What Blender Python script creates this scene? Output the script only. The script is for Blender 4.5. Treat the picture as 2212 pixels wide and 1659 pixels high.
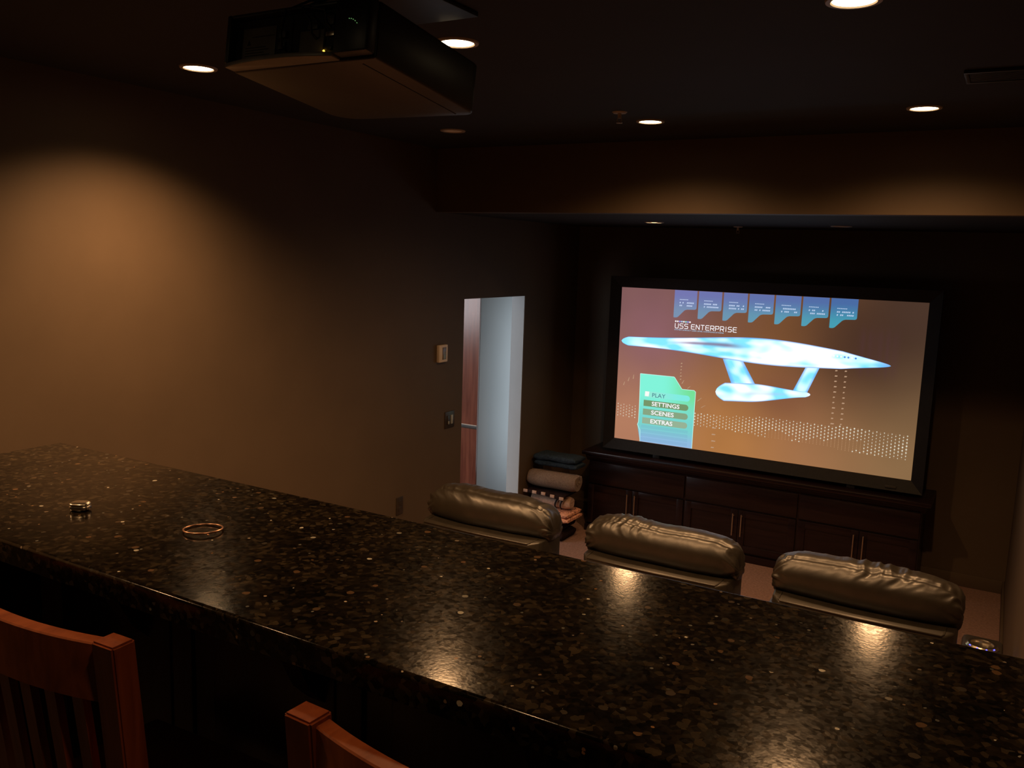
import bpy, bmesh, math, random
from mathutils import Vector, Matrix, noise
S = bpy.context.scene
for o in list(bpy.data.objects): bpy.data.objects.remove(o)
C = S.collection
PI = math.pi
CAMZ = 2.38            # height of the lens above the lower floor; every z below is metres above that floor
def H(z): return z + CAMZ

# ------------------------------------------------------------------ camera, world, exposure
cam_d = bpy.data.cameras.new('camera'); cam = bpy.data.objects.new('camera', cam_d); C.objects.link(cam)
cam_d.sensor_fit = 'HORIZONTAL'; cam_d.sensor_width = 36.0; cam_d.lens = 1861.7/2212*36.0
cam_d.clip_start = 0.05; cam_d.clip_end = 60
R = Matrix(((0.86542697, -0.10310854, 0.49031091), (0.49994613, 0.11322581, -0.85862319), (0.03301553, 0.98820471, 0.14953738)))
cam.matrix_world = Matrix.Translation((0, 0, CAMZ)) @ R.to_4x4()
S.camera = cam
w = bpy.data.worlds.new('night'); S.world = w; w.use_nodes = True
w.node_tree.nodes['Background'].inputs[0].default_value = (0.02, 0.016, 0.012, 1)
w.node_tree.nodes['Background'].inputs[1].default_value = 0.1
S.view_settings.view_transform = 'Standard'; S.view_settings.look = 'None'
S.view_settings.exposure = 0.0; S.view_settings.gamma = 1.0; S.view_settings.use_curve_mapping = False
WARM = (1.0, 0.54, 0.235)
def lamp(name, kind, loc, power, color, parent=None, **k):
    d = bpy.data.lights.new(name, kind); d.energy = power; d.color = color
    for a, b in k.items(): setattr(d, a, b)
    o = bpy.data.objects.new(name, d); C.objects.link(o); o.location = loc
    if parent: o.parent = parent
    return o
# daylight that comes down the side hall from a window at its near end
hl = lamp('hall_daylight', 'AREA', (-4.15, 2.1, H(-0.9)), 34, (0.86, 0.93, 1.0), shape='RECTANGLE', size=1.0, size_y=1.6)
hl.rotation_euler = (math.radians(90), 0, 0)
hl3 = lamp('hall_side_window_light', 'AREA', (-6.34, 3.4, H(-0.62)), 45, (0.97, 0.95, 1.0), shape='RECTANGLE', size=1.9, size_y=0.75)
hl3.rotation_euler = (math.radians(90), 0, math.radians(-90))
hall_fill = lamp('hall_wall_fill', 'AREA', (-3.62, 7.9, H(-1.3)), 13.0, (0.86, 0.94, 1.0), shape='RECTANGLE', size=1.9, size_y=1.8)  # added fill light for the grey hall wall; there is no window here
hall_fill.rotation_euler = (math.radians(90), 0, math.radians(90))
SPOT_W = 135.0

# ------------------------------------------------------------------ materials
def nmat(name):
    m = bpy.data.materials.new(name); m.use_nodes = True
    nt = m.node_tree; return m, nt, nt.nodes['Principled BSDF']
def L(nt, a, b): nt.links.new(a, b)
def ramp(nt, stops, interp='LINEAR'):
    n = nt.nodes.new('ShaderNodeValToRGB'); cr = n.color_ramp; cr.interpolation = interp
    while len(cr.elements) < len(stops): cr.elements.new(0.5)
    for e, (p, c) in zip(cr.elements, stops): e.position = p; e.color = (*c, 1)
    return n
def tex(nt, kind, scale, coord='Object', stretch=None, **k):
    tc = nt.nodes.new('ShaderNodeTexCoord'); src = tc.outputs[coord]
    if stretch:
        mp = nt.nodes.new('ShaderNodeMapping'); mp.inputs['Scale'].default_value = stretch
        L(nt, src, mp.inputs[0]); src = mp.outputs[0]
    n = nt.nodes.new(kind); n.inputs['Scale'].default_value = scale; L(nt, src, n.inputs['Vector'])
    for a, b in k.items(): n.inputs[a].default_value = b
    return n
def bump(nt, bsdf, src, strength=0.3, dist=0.002):
    b = nt.nodes.new('ShaderNodeBump'); b.inputs['Strength'].default_value = strength; b.inputs['Distance'].default_value = dist
    L(nt, src, b.inputs['Height']); L(nt, b.outputs[0], bsdf.inputs['Normal'])
def basic(name, col, rough=0.5, metal=0.0, spec=0.5, nz=None, bmp=None, var=0.25):
    """principled material, colour broken up by noise"""
    m, nt, b = nmat(name)
    b.inputs['Roughness'].default_value = rough; b.inputs['Metallic'].default_value = metal
    b.inputs['Specular IOR Level'].default_value = spec
    n = tex(nt, 'ShaderNodeTexNoise', nz or 8.0, Detail=6.0)
    lo = tuple(c*(1-var) for c in col); hi = tuple(min(1, c*(1+var)) for c in col)
    r = ramp(nt, [(0.3, lo), (0.7, hi)]); L(nt, n.outputs[0], r.inputs[0]); L(nt, r.outputs[0], b.inputs['Base Color'])
    if bmp:
        n2 = tex(nt, 'ShaderNodeTexNoise', bmp[0], Detail=4.0); bump(nt, b, n2.outputs[0], bmp[1], bmp[2] if len(bmp) > 2 else 0.002)
    return m
def wood(name, dark, light, rough=0.35, stretch=(1, 12, 12), scale=3.0, spec=0.5):
    m, nt, b = nmat(name)
    n = tex(nt, 'ShaderNodeTexNoise', scale, stretch=stretch, Detail=8.0, Distortion=0.6)
    r = ramp(nt, [(0.32, dark), (0.62, light)]); L(nt, n.outputs[0], r.inputs[0]); L(nt, r.outputs[0], b.inputs['Base Color'])
    b.inputs['Roughness'].default_value = rough; b.inputs['Specular IOR Level'].default_value = spec
    bump(nt, b, n.outputs[0], 0.08, 0.001)
    return m
def emit(name, col, strength=1.0):
    m, nt, b = nmat(name)
    nt.nodes.remove(b); e = nt.nodes.new('ShaderNodeEmission')
    e.inputs[0].default_value = (*col, 1); e.inputs[1].default_value = strength
    L(nt, e.outputs[0], nt.nodes['Material Output'].inputs[0]); return m
def srgb(r, g, b):
    f = lambda v: (v/255/12.92) if v/255 <= 0.04045 else ((v/255+0.055)/1.055)**2.4
    return (f(r), f(g), f(b))

M = {}
M['wall'] = basic('wall_paint', (0.094, 0.067, 0.044), 0.6, spec=0.25, nz=3, bmp=(260, 0.15, 0.0008), var=0.06)
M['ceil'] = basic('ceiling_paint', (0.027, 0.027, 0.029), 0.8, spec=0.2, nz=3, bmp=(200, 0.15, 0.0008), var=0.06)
M['hallwall'] = basic('hall_paint', (0.42, 0.46, 0.48), 0.6, nz=2, bmp=(220, 0.1, 0.0008), var=0.04)
M['white'] = basic('hall_ceiling_paint', (0.8, 0.78, 0.74), 0.7, nz=2, var=0.03)
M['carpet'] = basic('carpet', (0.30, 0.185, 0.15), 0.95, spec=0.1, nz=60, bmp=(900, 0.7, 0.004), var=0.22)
M['carpet_dark'] = basic('dark_riser_carpet', (0.05, 0.036, 0.028), 0.95, spec=0.1, nz=60, bmp=(900, 0.7, 0.004), var=0.22)  # unseen carpet, colour darkened to cut bounce light on the stool backs
M['seatfab'] = basic('tan_seat_cloth', (0.46, 0.34, 0.22), 0.85, spec=0.2, nz=60, bmp=(500, 0.5, 0.002), var=0.12)
M['console'] = wood('espresso_wood', (0.008, 0.0035, 0.0040), (0.017, 0.0072, 0.0078), 0.28, (1.0, 14, 14))
M['cherry'] = wood('cherry_door_wood', (0.13, 0.036, 0.020), (0.23, 0.072, 0.040), 0.22, (14, 14, 1.0), 2.0)
M['stool'] = wood('stool_wood', (0.22, 0.050, 0.016), (0.36, 0.095, 0.030), 0.38, (16, 5, 5), 3.0)
M['stoolv'] = wood('stool_wood_upright', (0.20, 0.043, 0.014), (0.33, 0.082, 0.027), 0.38, (18, 18, 2), 3.0)
M['barwood'] = wood('bar_panel_wood', (0.018, 0.005, 0.003), (0.034, 0.010, 0.006), 0.4, (14, 14, 1), 3.0)
M['steel'] = basic('brushed_nickel', (0.62, 0.54, 0.42), 0.28, 1.0, nz=90, var=0.08)
M['chrome'] = basic('polished_metal', (0.85, 0.77, 0.65), 0.26, 1.0, nz=20, var=0.03)
M['rose'] = basic('rose_gold', (0.95, 0.55, 0.38), 0.30, 1.0, nz=20, var=0.05)
M['velvet'] = basic('black_velvet_frame', (0.010, 0.010, 0.011), 0.55, spec=0.3, nz=40, var=0.2)
M['black'] = basic('black_plastic', (0.012, 0.012, 0.012), 0.4, nz=30, var=0.2)
M['dkgrey'] = basic('dark_grey_plastic', (0.05, 0.047, 0.042), 0.45, nz=30, var=0.15)
M['proj'] = basic('projector_shell', (0.024, 0.021, 0.017), 0.38, nz=25, bmp=(400, 0.1, 0.0005), var=0.1)
M['projlip'] = basic('projector_lip', (0.20, 0.18, 0.15), 0.35, nz=25, var=0.1)
M['label'] = basic('label_sheet', (0.14, 0.12, 0.095), 0.5, nz=30, var=0.1)
M['ink'] = basic('label_ink', (0.015, 0.012, 0.010), 0.6, nz=30, var=0.1)
M['trimring'] = basic('downlight_trim', (0.35, 0.30, 0.25), 0.5, nz=20, var=0.05)
M['plate'] = basic('bronze_wall_plate', (0.030, 0.022, 0.017), 0.4, nz=30, var=0.2)
M['switchw'] = basic('pale_rocker', (0.30, 0.33, 0.33), 0.4, nz=30, var=0.1)
M['thermo'] = basic('almond_plastic', (0.72, 0.62, 0.50), 0.45, nz=30, var=0.05)
M['lcd'] = basic('thermostat_window', (0.16, 0.13, 0.10), 0.25, nz=30, var=0.1)
M['lens'] = emit('downlight_lens', (1.0, 0.74, 0.42), 14.0)
M['lensoff'] = basic('unlit_downlight_lens', (0.9, 0.85, 0.75), 0.5, nz=20, var=0.05)
M['blueled'] = emit('blue_led', (0.10, 0.10, 1.0), 3.0)
M['amber'] = emit('amber_led', (1.0, 0.55, 0.05), 4.0)
M['green'] = emit('green_glint', (0.25, 0.6, 0.2), 0.5)  # glow that draws the green glints on the projector corner
M['taupe'] = basic('sherpa_taupe', (0.25, 0.175, 0.125), 0.95, spec=0.1, nz=120, bmp=(420, 1.0, 0.006), var=0.25)
M['teal'] = basic('dark_teal_denim', (0.022, 0.034, 0.044), 0.85, spec=0.15, nz=60, bmp=(150, 0.6, 0.006), var=0.35)
M['dkcloth'] = basic('near_black_cloth', (0.022, 0.012, 0.012), 0.9, spec=0.1, nz=60, bmp=(150, 0.6, 0.005), var=0.3)
def leather():
    m, nt, b = nmat('dark_leather')
    n = tex(nt, 'ShaderNodeTexNoise', 22, Detail=5.0)
    r = ramp(nt, [(0.3, (0.016, 0.013, 0.009)), (0.7, (0.026, 0.021, 0.0145))]); L(nt, n.outputs[0], r.inputs[0]); L(nt, r.outputs[0], b.inputs['Base Color'])
    b.inputs['Roughness'].default_value = 0.41; b.inputs['Specular IOR Level'].default_value = 1.0
    v = tex(nt, 'ShaderNodeTexVoronoi', 420); bump(nt, b, v.outputs[0], 0.15, 0.0008)
    return m
M['leather'] = leather()
def granite():
    m, nt, b = nmat('dark_fleck_granite')
    n1 = tex(nt, 'ShaderNodeTexNoise', 14, Detail=6.0, Roughness=0.7)
    v1 = tex(nt, 'ShaderNodeTexVoronoi', 120, Randomness=1.0)
    sep1 = nt.nodes.new('ShaderNodeSeparateColor'); L(nt, v1.outputs['Color'], sep1.inputs[0])
    r1 = ramp(nt, [(0.0, (0.005, 0.004, 0.0028)), (0.5, (0.013, 0.0098, 0.0064)), (0.8, (0.026, 0.0195, 0.012)), (0.98, (0.055, 0.042, 0.027))])
    L(nt, sep1.outputs[0], r1.inputs[0])
    r0 = ramp(nt, [(0.35, (0.45, 0.45, 0.45)), (0.65, (1.5, 1.4, 1.25))]); L(nt, n1.outputs[0], r0.inputs[0])
    mul = nt.nodes.new('ShaderNodeMix'); mul.data_type = 'RGBA'; mul.blend_type = 'MULTIPLY'; mul.inputs[0].default_value = 1.0
    L(nt, r1.outputs[0], mul.inputs[6]); L(nt, r0.outputs[0], mul.inputs[7])
    # mica flakes: a few cells, each its own brightness and tint
    def flakes(scale, thr, base, strength_ramp):
        v = tex(nt, 'ShaderNodeTexVoronoi', scale, stretch=(1, 1, 1), Randomness=1.0)
        wv = tex(nt, 'ShaderNodeTexNoise', scale*1.6, Detail=2.0)
        sp = nt.nodes.new('ShaderNodeSeparateColor'); L(nt, v.outputs['Color'], sp.inputs[0])
        gt = nt.nodes.new('ShaderNodeMath'); gt.operation = 'GREATER_THAN'; gt.inputs[1].default_value = thr; L(nt, sp.outputs[0], gt.inputs[0])
        ad = nt.nodes.new('ShaderNodeMath'); ad.operation = 'MULTIPLY_ADD'; L(nt, wv.outputs[0], ad.inputs[0]); ad.inputs[1].default_value = 0.35; L(nt, v.outputs['Distance'], ad.inputs[2])
        lt = nt.nodes.new('ShaderNodeMath'); lt.operation = 'LESS_THAN'; lt.inputs[1].default_value = 0.52; L(nt, ad.outputs[0], lt.inputs[0])
        mk = nt.nodes.new('ShaderNodeMath'); mk.operation = 'MULTIPLY'; L(nt, gt.outputs[0], mk.inputs[0]); L(nt, lt.outputs[0], mk.inputs[1])
        cr = ramp(nt, strength_ramp); L(nt, sp.outputs[1], cr.inputs[0])
        mx = nt.nodes.new('ShaderNodeMix'); mx.data_type = 'RGBA'; L(nt, mk.outputs[0], mx.inputs[0]); L(nt, base, mx.inputs[6]); L(nt, cr.outputs[0], mx.inputs[7])
        return mx.outputs[2]
    o = flakes(75, 0.975, mul.outputs[2], [(0.0, (0.02, 0.022, 0.02)), (0.45, (0.10, 0.09, 0.07)), (0.7, (0.22, 0.11, 0.05)), (0.86, (0.35, 0.34, 0.28)), (1.0, (0.95, 0.90, 0.75))])
    o = flakes(140, 0.985, o, [(0.0, (0.05, 0.05, 0.045)), (0.6, (0.25, 0.25, 0.22)), (0.85, (0.35, 0.17, 0.06)), (0.95, (0.9, 0.85, 0.7))])
    o = flakes(58, 0.90, o, [(0.0, (0.018, 0.014, 0.010)), (0.5, (0.055, 0.042, 0.026)), (0.8, (0.08, 0.068, 0.055)), (0.95, (0.16, 0.09, 0.045))])
    L(nt, o, b.inputs['Base Color'])
    nr = tex(nt, 'ShaderNodeTexVoronoi', 150)
    rr = ramp(nt, [(0.0, (0.11,)*3), (1.0, (0.17,)*3)]); sp = nt.nodes.new('ShaderNodeSeparateColor'); L(nt, nr.outputs['Color'], sp.inputs[0]); L(nt, sp.outputs[0], rr.inputs[0])
    L(nt, rr.outputs[0], b.inputs['Roughness'])
    b.inputs['Specular IOR Level'].default_value = 0.25
    nb = tex(nt, 'ShaderNodeTexVoronoi', 230); bump(nt, b, nb.outputs['Distance'], 0.10, 0.0003)
    return m
M['granite'] = granite()
def plaid(name, a, c, scale, vertical=True):
    m, nt, b = nmat(name)
    k = tex(nt, 'ShaderNodeTexChecker', scale); k.inputs[1].default_value = (*a, 1); k.inputs[2].default_value = (*c, 1)
    L(nt, k.outputs[0], b.inputs['Base Color']); b.inputs['Roughness'].default_value = 0.9
    n2 = tex(nt, 'ShaderNodeTexNoise', 200, Detail=3.0); bump(nt, b, n2.outputs[0], 0.6, 0.004)
    return m
M['check'] = plaid('checked_wool', (0.62, 0.50, 0.40), (0.06, 0.042, 0.045), 21.0)
def pattern(name, a, c, scale, thr=0.5, dist=2.0):
    m, nt, b = nmat(name)
    n = tex(nt, 'ShaderNodeTexNoise', scale, Detail=2.0, Distortion=dist)
    r = ramp(nt, [(thr-0.02, a), (thr+0.02, c)]); L(nt, n.outputs[0], r.inputs[0]); L(nt, r.outputs[0], b.inputs['Base Color'])
    b.inputs['Roughness'].default_value = 0.9; bump(nt, b, n.outputs[0], 0.4, 0.006)
    return m
M['paisley'] = pattern('coral_print_cloth', (0.75, 0.36, 0.22), (0.18, 0.075, 0.05), 24.0, 0.56, 3.0)
M['beige'] = basic('beige_fleece', (0.55, 0.37, 0.27), 0.9, spec=0.1, nz=60, bmp=(300, 0.6, 0.004), var=0.15)
M['camo'] = pattern('plaid_lining', (0.38, 0.27, 0.18), (0.04, 0.028, 0.02), 15.0, 0.5, 1.0)

# ------------------------------------------------------------------ mesh helpers
class MB:
    def __init__(s): s.v = []; s.f = []
    def add(s, vs, fs):
        k = len(s.v); s.v += [tuple(v) for v in vs]; s.f += [tuple(i+k for i in f) for f in fs]; return s
    def box(s, x0, x1, y0, y1, z0, z1, b=0.0):
        bm = bmesh.new(); bmesh.ops.create_cube(bm, size=1)
        for v in bm.verts: v.co = Vector(((x0+x1)/2+v.co.x*(x1-x0), (y0+y1)/2+v.co.y*(y1-y0), (z0+z1)/2+v.co.z*(z1-z0)))
        if b > 0: bmesh.ops.bevel(bm, geom=list(bm.edges), offset=b, segments=2, affect='EDGES', profile=0.5)
        return s.bm(bm)
    def bm(s, bm):
        bm.verts.ensure_lookup_table(); bm.verts.index_update()
        s.add([v.co[:] for v in bm.verts], [[v.index for v in f.verts] for f in bm.faces]); bm.free(); return s
    def prism(s, poly, z0, z1, b=0.0, axis='z'):
        n = len(poly); bm = bmesh.new()
        lo = [bm.verts.new((p[0], p[1], z0)) for p in poly]; hi = [bm.verts.new((p[0], p[1], z1)) for p in poly]
        bm.faces.new(lo[::-1]); bm.faces.new(hi)
        for i in range(n): bm.faces.new((lo[i], lo[(i+1) % n], hi[(i+1) % n], hi[i]))
        bmesh.ops.recalc_face_normals(bm, faces=list(bm.faces))
        if b > 0: bmesh.ops.bevel(bm, geom=list(bm.edges), offset=b, segments=2, affect='EDGES', profile=0.5)
        if axis == 'x':   # poly given in (y,z), extruded along x
            for v in bm.verts: v.co = Vector((v.co.z, v.co.x, v.co.y))
        if axis == 'y':   # poly given in (x,z), extruded along y
            for v in bm.verts: v.co = Vector((v.co.x, v.co.z, v.co.y))
            bmesh.ops.recalc_face_normals(bm, faces=list(bm.faces))
        return s.bm(bm)
    def tube(s, pts, r, n=8, closed=False):
        pts = [Vector(p) for p in pts]; k = len(pts); rings = []
        up = Vector((0, 0, 1)); prev = None
        for i, p in enumerate(pts):
            if closed: d = pts[(i+1) % k]-pts[i-1]
            else: d = pts[min(i+1, k-1)]-pts[max(i-1, 0)]
            d.normalize()
            if prev is None:
                a = up if abs(d.z) < 0.9 else Vector((1, 0, 0)); u = d.cross(a).normalized()
            else: u = (prev-d*prev.dot(d)).normalized()
            prev = u; v = d.cross(u); rr = r[i] if isinstance(r, (list, tuple)) else r
            rings.append([p+u*math.cos(2*PI*j/n)*rr+v*math.sin(2*PI*j/n)*rr for j in range(n)])
        vs = [q for rg in rings for q in rg]; fs = []
        m = k if closed else k-1
        for i in range(m):
            for j in range(n):
                a, b2 = i*n+j, i*n+(j+1) % n; c, d2 = ((i+1) % k)*n+(j+1) % n, ((i+1) % k)*n+j
                fs.append((a, b2, c, d2))
        if not closed: fs.append(tuple(range(n))[::-1]); fs.append(tuple((k-1)*n+j for j in range(n)))
        return s.add(vs, fs)
    def lathe(s, prof, c=(0, 0, 0), n=32, close=False):
        vs = []; fs = []; k = len(prof)
        for i in range(n):
            a = 2*PI*i/n
            for r, z in prof: vs.append((c[0]+r*math.cos(a), c[1]+r*math.sin(a), c[2]+z))
        for i in range(n):
            for j in range(k if close else k-1):
                j2 = (j+1) % k; fs.append((i*k+j, ((i+1) % n)*k+j, ((i+1) % n)*k+j2, i*k+j2))
        return s.add(vs, fs)
    def disc(s, c, r, n=32, axis='z', flip=False):
        if axis == 'z': vs = [(c[0]+r*math.cos(2*PI*i/n), c[1]+r*math.sin(2*PI*i/n), c[2]) for i in range(n)]
        else: vs = [(c[0]+r*math.cos(2*PI*i/n), c[1], c[2]+r*math.sin(2*PI*i/n)) for i in range(n)]
        return s.add(vs, [tuple(range(n))[::-1] if flip else tuple(range(n))])
    def quad(s, a, b, c, d): return s.add([a, b, c, d], [(0, 1, 2, 3)])
    def mesh(s, name, mat, smooth=0.6):
        me = bpy.data.meshes.new(name); me.from_pydata(s.v, [], s.f); me.materials.append(mat)
        bm = bmesh.new(); bm.from_mesh(me); bmesh.ops.remove_doubles(bm, verts=list(bm.verts), dist=1e-6)
        if smooth != 'keep': bmesh.ops.recalc_face_normals(bm, faces=list(bm.faces))
        bm.to_mesh(me); bm.free()
        if smooth and smooth != 'keep':
            for p in me.polygons: p.use_smooth = True
            me.set_sharp_from_angle(angle=smooth)
        return me
def obj(name, mb, mat, parent=None, smooth=0.6, loc=None, rot=None):
    me = mb.mesh(name, mat, smooth) if isinstance(mb, MB) else mb
    o = bpy.data.objects.new(name, me); C.objects.link(o)
    if parent: o.parent = parent
    if loc: o.location = loc
    if rot: o.rotation_euler = rot
    return o
def tag(o, label, cat, group=None):
    o['label'] = label; o['category'] = cat
    if group: o['group'] = group
    return o
def thing(name, label, cat, loc=(0, 0, 0), rot=(0, 0, 0), group=None):
    o = bpy.data.objects.new(name, None); C.objects.link(o); o.location = loc; o.rotation_euler = rot
    o.empty_display_size = 0.1
    return tag(o, label, cat, group)
def struct(name, mb, mat, smooth=0.6):
    o = obj(name, mb, mat, None, smooth); o['kind'] = 'structure'; return o
def dup(root, loc, label, group=None, rotz=None):
    r = root.copy(); C.objects.link(r); r.location = loc; r['label'] = label
    if rotz is not None: r.rotation_euler = (0, 0, rotz)
    if group: r['group'] = group
    for ch in list(root.children):
        c = ch.copy(); C.objects.link(c); c.parent = r
        for g in list(ch.children):
            d = g.copy(); C.objects.link(d); d.parent = c
    return r

# ------------------------------------------------------------------ the room
XL, XR = -3.43, 0.18
YB, YS = 7.15, 4.89                      # back wall, face of the dropped beam
ZC, ZL = H(0.678), H(0.262)              # high ceiling, low ceiling over the screen
ZR = H(-1.60)                            # raised floor the camera stands on
YN = -1.9
DY0, DY1, DZ = 5.27, 6.18, H(-0.338)     # opening in the left wall
struct('floor', MB().box(XL-0.12, XR+1.6, YN-0.12, YB+0.12, -0.12, 0), M['carpet'], 0)
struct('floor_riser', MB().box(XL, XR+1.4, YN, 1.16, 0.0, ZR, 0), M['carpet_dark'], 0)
struct('wall_left', MB().box(XL-0.12, XL, YN, DY0, 0, ZC).box(XL-0.12, XL, DY1, YB, 0, ZC).box(XL-0.12, XL, DY0, DY1, DZ, ZC), M['wall'], 0)
struct('trim_1', MB().box(XL-0.12, XL-0.004, DY1-0.006, DY1, 0, DZ), M['hallwall'], 0)
struct('wall_back', MB().box(XL-0.12, XR+0.12, YB, YB+0.12, 0, ZC), M['wall'], 0)
struct('wall_right', MB().box(XR, XR+0.12, 1.30, YB, 0, ZC).box(XR+0.12, XR+1.52, 1.30, 1.42, 0, ZC).box(XR+1.40, XR+1.52, YN, 1.30, 0, ZC), M['wall'], 0)
struct('wall_front', MB().box(XL-0.12, XR+1.52, YN-0.12, YN, 0, ZC), M['wall'], 0)
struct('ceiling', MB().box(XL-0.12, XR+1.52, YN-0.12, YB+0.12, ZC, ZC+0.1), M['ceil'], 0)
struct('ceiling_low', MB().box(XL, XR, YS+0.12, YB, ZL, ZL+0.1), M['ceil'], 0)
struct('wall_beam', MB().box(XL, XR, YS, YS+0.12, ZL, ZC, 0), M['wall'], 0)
struct('baseboard_back', MB().box(XL, XR, YB-0.016, YB, 0, 0.10, 0.003), M['wall'])
struct('baseboard_left', MB().box(XL, XL+0.016, 1.9, DY0, 0, 0.10, 0.003).box(XL, XL+0.016, DY1, YB-0.016, 0, 0.10, 0.003), M['wall'])
struct('baseboard_right', MB().box(XR-0.016, XR, 1.30, YB-0.016, 0, 0.10, 0.003), M['wall'])
# three carpeted steps down along the left wall
for i in range(3):
    zt = ZR-(i+1)*ZR/4
    struct('floor_step' if i == 0 else 'floor_step.%03d' % i, MB().box(XL+0.0, -2.22, 1.16+i*0.27, 1.16+(i+1)*0.27, 0, zt, 0.01), M['carpet'])
# side hall seen through the opening
struct('wall_hall', MB().box(-4.22, -4.1, 6.58, 9.4, 0, H(0.3)), M['hallwall'], 0)
struct('wall_hall_end', MB().box(-6.4, -3.55, 9.4, 9.52, 0, H(0.3)), M['hallwall'], 0)
struct('wall_hall_side', MB().box(-6.5, -6.38, 1.9, 9.52, 0, H(0.3)), M['hallwall'], 0)
struct('wall_hall_near', MB().box(-6.4, -3.55, 1.9, 2.02, 0, H(0.3)), M['hallwall'], 0)
struct('ceiling_hall', MB().box(-6.5, -3.55, 1.9, 9.52, H(0.3), H(0.36)), M['white'], 0)
struct('floor_hall', MB().box(-6.5, -3.55, 1.9, 9.52, -0.12, -0.001), M['carpet'], 0)
d1 = struct('door_1', MB().box(-6.38, -4.221, 6.58, 6.66, 0, H(0.3)), M['cherry'], 0)
obj('door_leaf', MB().box(-6.38, -4.102, 6.560, 6.5795, 0, H(0.29)), M['cherry'], d1, 0)
obj('inlay_strip', MB().box(-6.37, -4.102, 6.552, 6.562, H(-1.600), H(-1.570), 0.002), M['dkgrey'], d1)
obj('edge_line', MB().box(-6.37, -4.102, 6.550, 6.562, H(-1.569), H(-1.564)), M['thermo'], d1)

# ------------------------------------------------------------------ recessed downlights
def downlight(loc, label, on, power=SPOT_W, r=0.054, size=146, blend=0.9, group='recessed downlights'):
    t = thing('recessed_light', label, 'light', loc, group=None)
    obj('trim_ring', MB().lathe([(r, -0.001), (r+0.004, -0.006), (r+0.016, -0.005), (r+0.018, 0.0)], n=40), M['trimring'], t)
    obj('lens', MB().disc((0, 0, -0.002), r+0.001, 40, flip=True), M['lens'] if on else M['lensoff'], t)
    if on:
        lamp('bulb', 'SPOT', (0, 0, -0.03), power, WARM, t, spot_size=math.radians(size), spot_blend=blend, shadow_soft_size=0.045)
    return t
LIGHTS = [
 ((-2.84, 2.42), 'glowing round ceiling downlight left of the hanging projector', True, 1.35),
 ((-1.654, 2.46), 'glowing round ceiling downlight just right of the hanging projector', True, 0.7),
 ((-0.430, 2.47), 'glowing round ceiling downlight cut by the top edge of the photo', True, 0.55),
 ((-2.834, 4.19), 'unlit pale round ceiling downlight behind the projector', False, 0),
 ((-1.653, 4.204), 'glowing round ceiling downlight beside the small sprinkler, before the beam', True, 0.64),
 ((-0.405, 4.204), 'glowing round ceiling downlight at the right, before the beam', True, 0.64),
 ((-2.84, 0.62), 'glowing round ceiling downlight over the left end of the bar', True, 1.15),
 ((-1.654, 0.58), 'glowing round ceiling downlight over the middle of the bar', True, 0.10),
 ((-0.430, 0.58), 'glowing round ceiling downlight over the right end of the bar', True, 0.08),
]
for (x, y), lab, on, k in LIGHTS: downlight((x, y, ZC), lab, on, SPOT_W*k, size=153 if y > 3 else (134 if y > 1 else 134), blend=1.0)
downlight((-2.31, 6.06, ZL), 'small glowing downlight in the low ceiling above the screen', True, 30.0, size=95)
downlight((-1.06, 6.36, ZL), 'unlit thin downlight in the low ceiling above the right half of the screen', False)

# sprinklers
def sprinkler(loc, label):
    t = thing('fire_sprinkler', label, 'sprinkler', loc)
    obj('escutcheon', MB().lathe([(0.0, -0.006), (0.030, -0.006), (0.036, 0.0)], n=28), M['trimring'], t)
    obj('body', MB().lathe([(0.0, -0.004), (0.009, -0.005), (0.009, -0.028), (0.0, -0.030)], n=14), M['trimring'], t)
    obj('frame_arm', MB().tube([(-0.008, 0, -0.026), (-0.012, 0, -0.038), (-0.003, 0, -0.050)], 0.002, 6).tube([(0.008, 0, -0.026), (0.012, 0, -0.038), (0.003, 0, -0.050)], 0.002, 6), M['trimring'], t)
    obj('deflector', MB().lathe([(0.0, -0.049), (0.014, -0.049), (0.014, -0.051), (0.0, -0.051)], n=16), M['trimring'], t)
sprinkler((-1.690, 3.90, ZC), 'small pendant fire sprinkler beside the lit downlight on the high ceiling')
sprinkler((-1.87, 6.70, ZL), 'small pendant fire sprinkler under the low ceiling above the screen')

# ceiling vent
t = thing('ceiling_vent', 'long dark slatted air vent on the ceiling at the right edge', 'vent', (-0.02, 3.56, ZC))
obj('frame', MB().box(-0.20, 0.18, -0.10, -0.085, -0.012, 0, 0.002).box(-0.20, 0.18, 0.085, 0.10, -0.012, 0, 0.002).box(-0.20, -0.185, -0.085, 0.085, -0.012, 0, 0.002).box(0.165, 0.18, -0.085, 0.085, -0.012, 0, 0.002), M['black'], t)
sl = MB().box(-0.184, 0.164, -0.010, 0.004, -0.009, -0.006).mesh('slat', M['black'], 0)
for i in range(8): obj('slat', sl, None, t, loc=(0, -0.070+i*0.021, 0))

# ------------------------------------------------------------------ granite bar
BX0, BX1, BY0, BY1, BZ = -2.005, 0.175, 0.782, 1.262, H(-0.5)
t = thing('bar_counter', 'long black speckled granite bar top on a dark wooden knee wall', 'bar', ((BX0+BX1)/2, 1.02, ZR))
ox, oy, oz = (BX0+BX1)/2, 1.02, ZR
bm = bmesh.new(); bmesh.ops.create_cube(bm, size=1)
for v in bm.verts: v.co = Vector((v.co.x*(BX1-BX0), (BY0+BY1)/2-oy+v.co.y*(BY1-BY0), BZ-oz-0.02+v.co.z*0.04))
ed = [e for e in bm.edges if all(v.co.z > BZ-oz-0.01 for v in e.verts)]
bmesh.ops.bevel(bm, geom=ed, offset=0.0055, segments=4, affect='EDGES', profile=0.5)
gt = obj('granite_top', MB().bm(bm), M['granite'], t, 0)
for p in gt.data.polygons: p.use_smooth = p.area < 0.03
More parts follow.
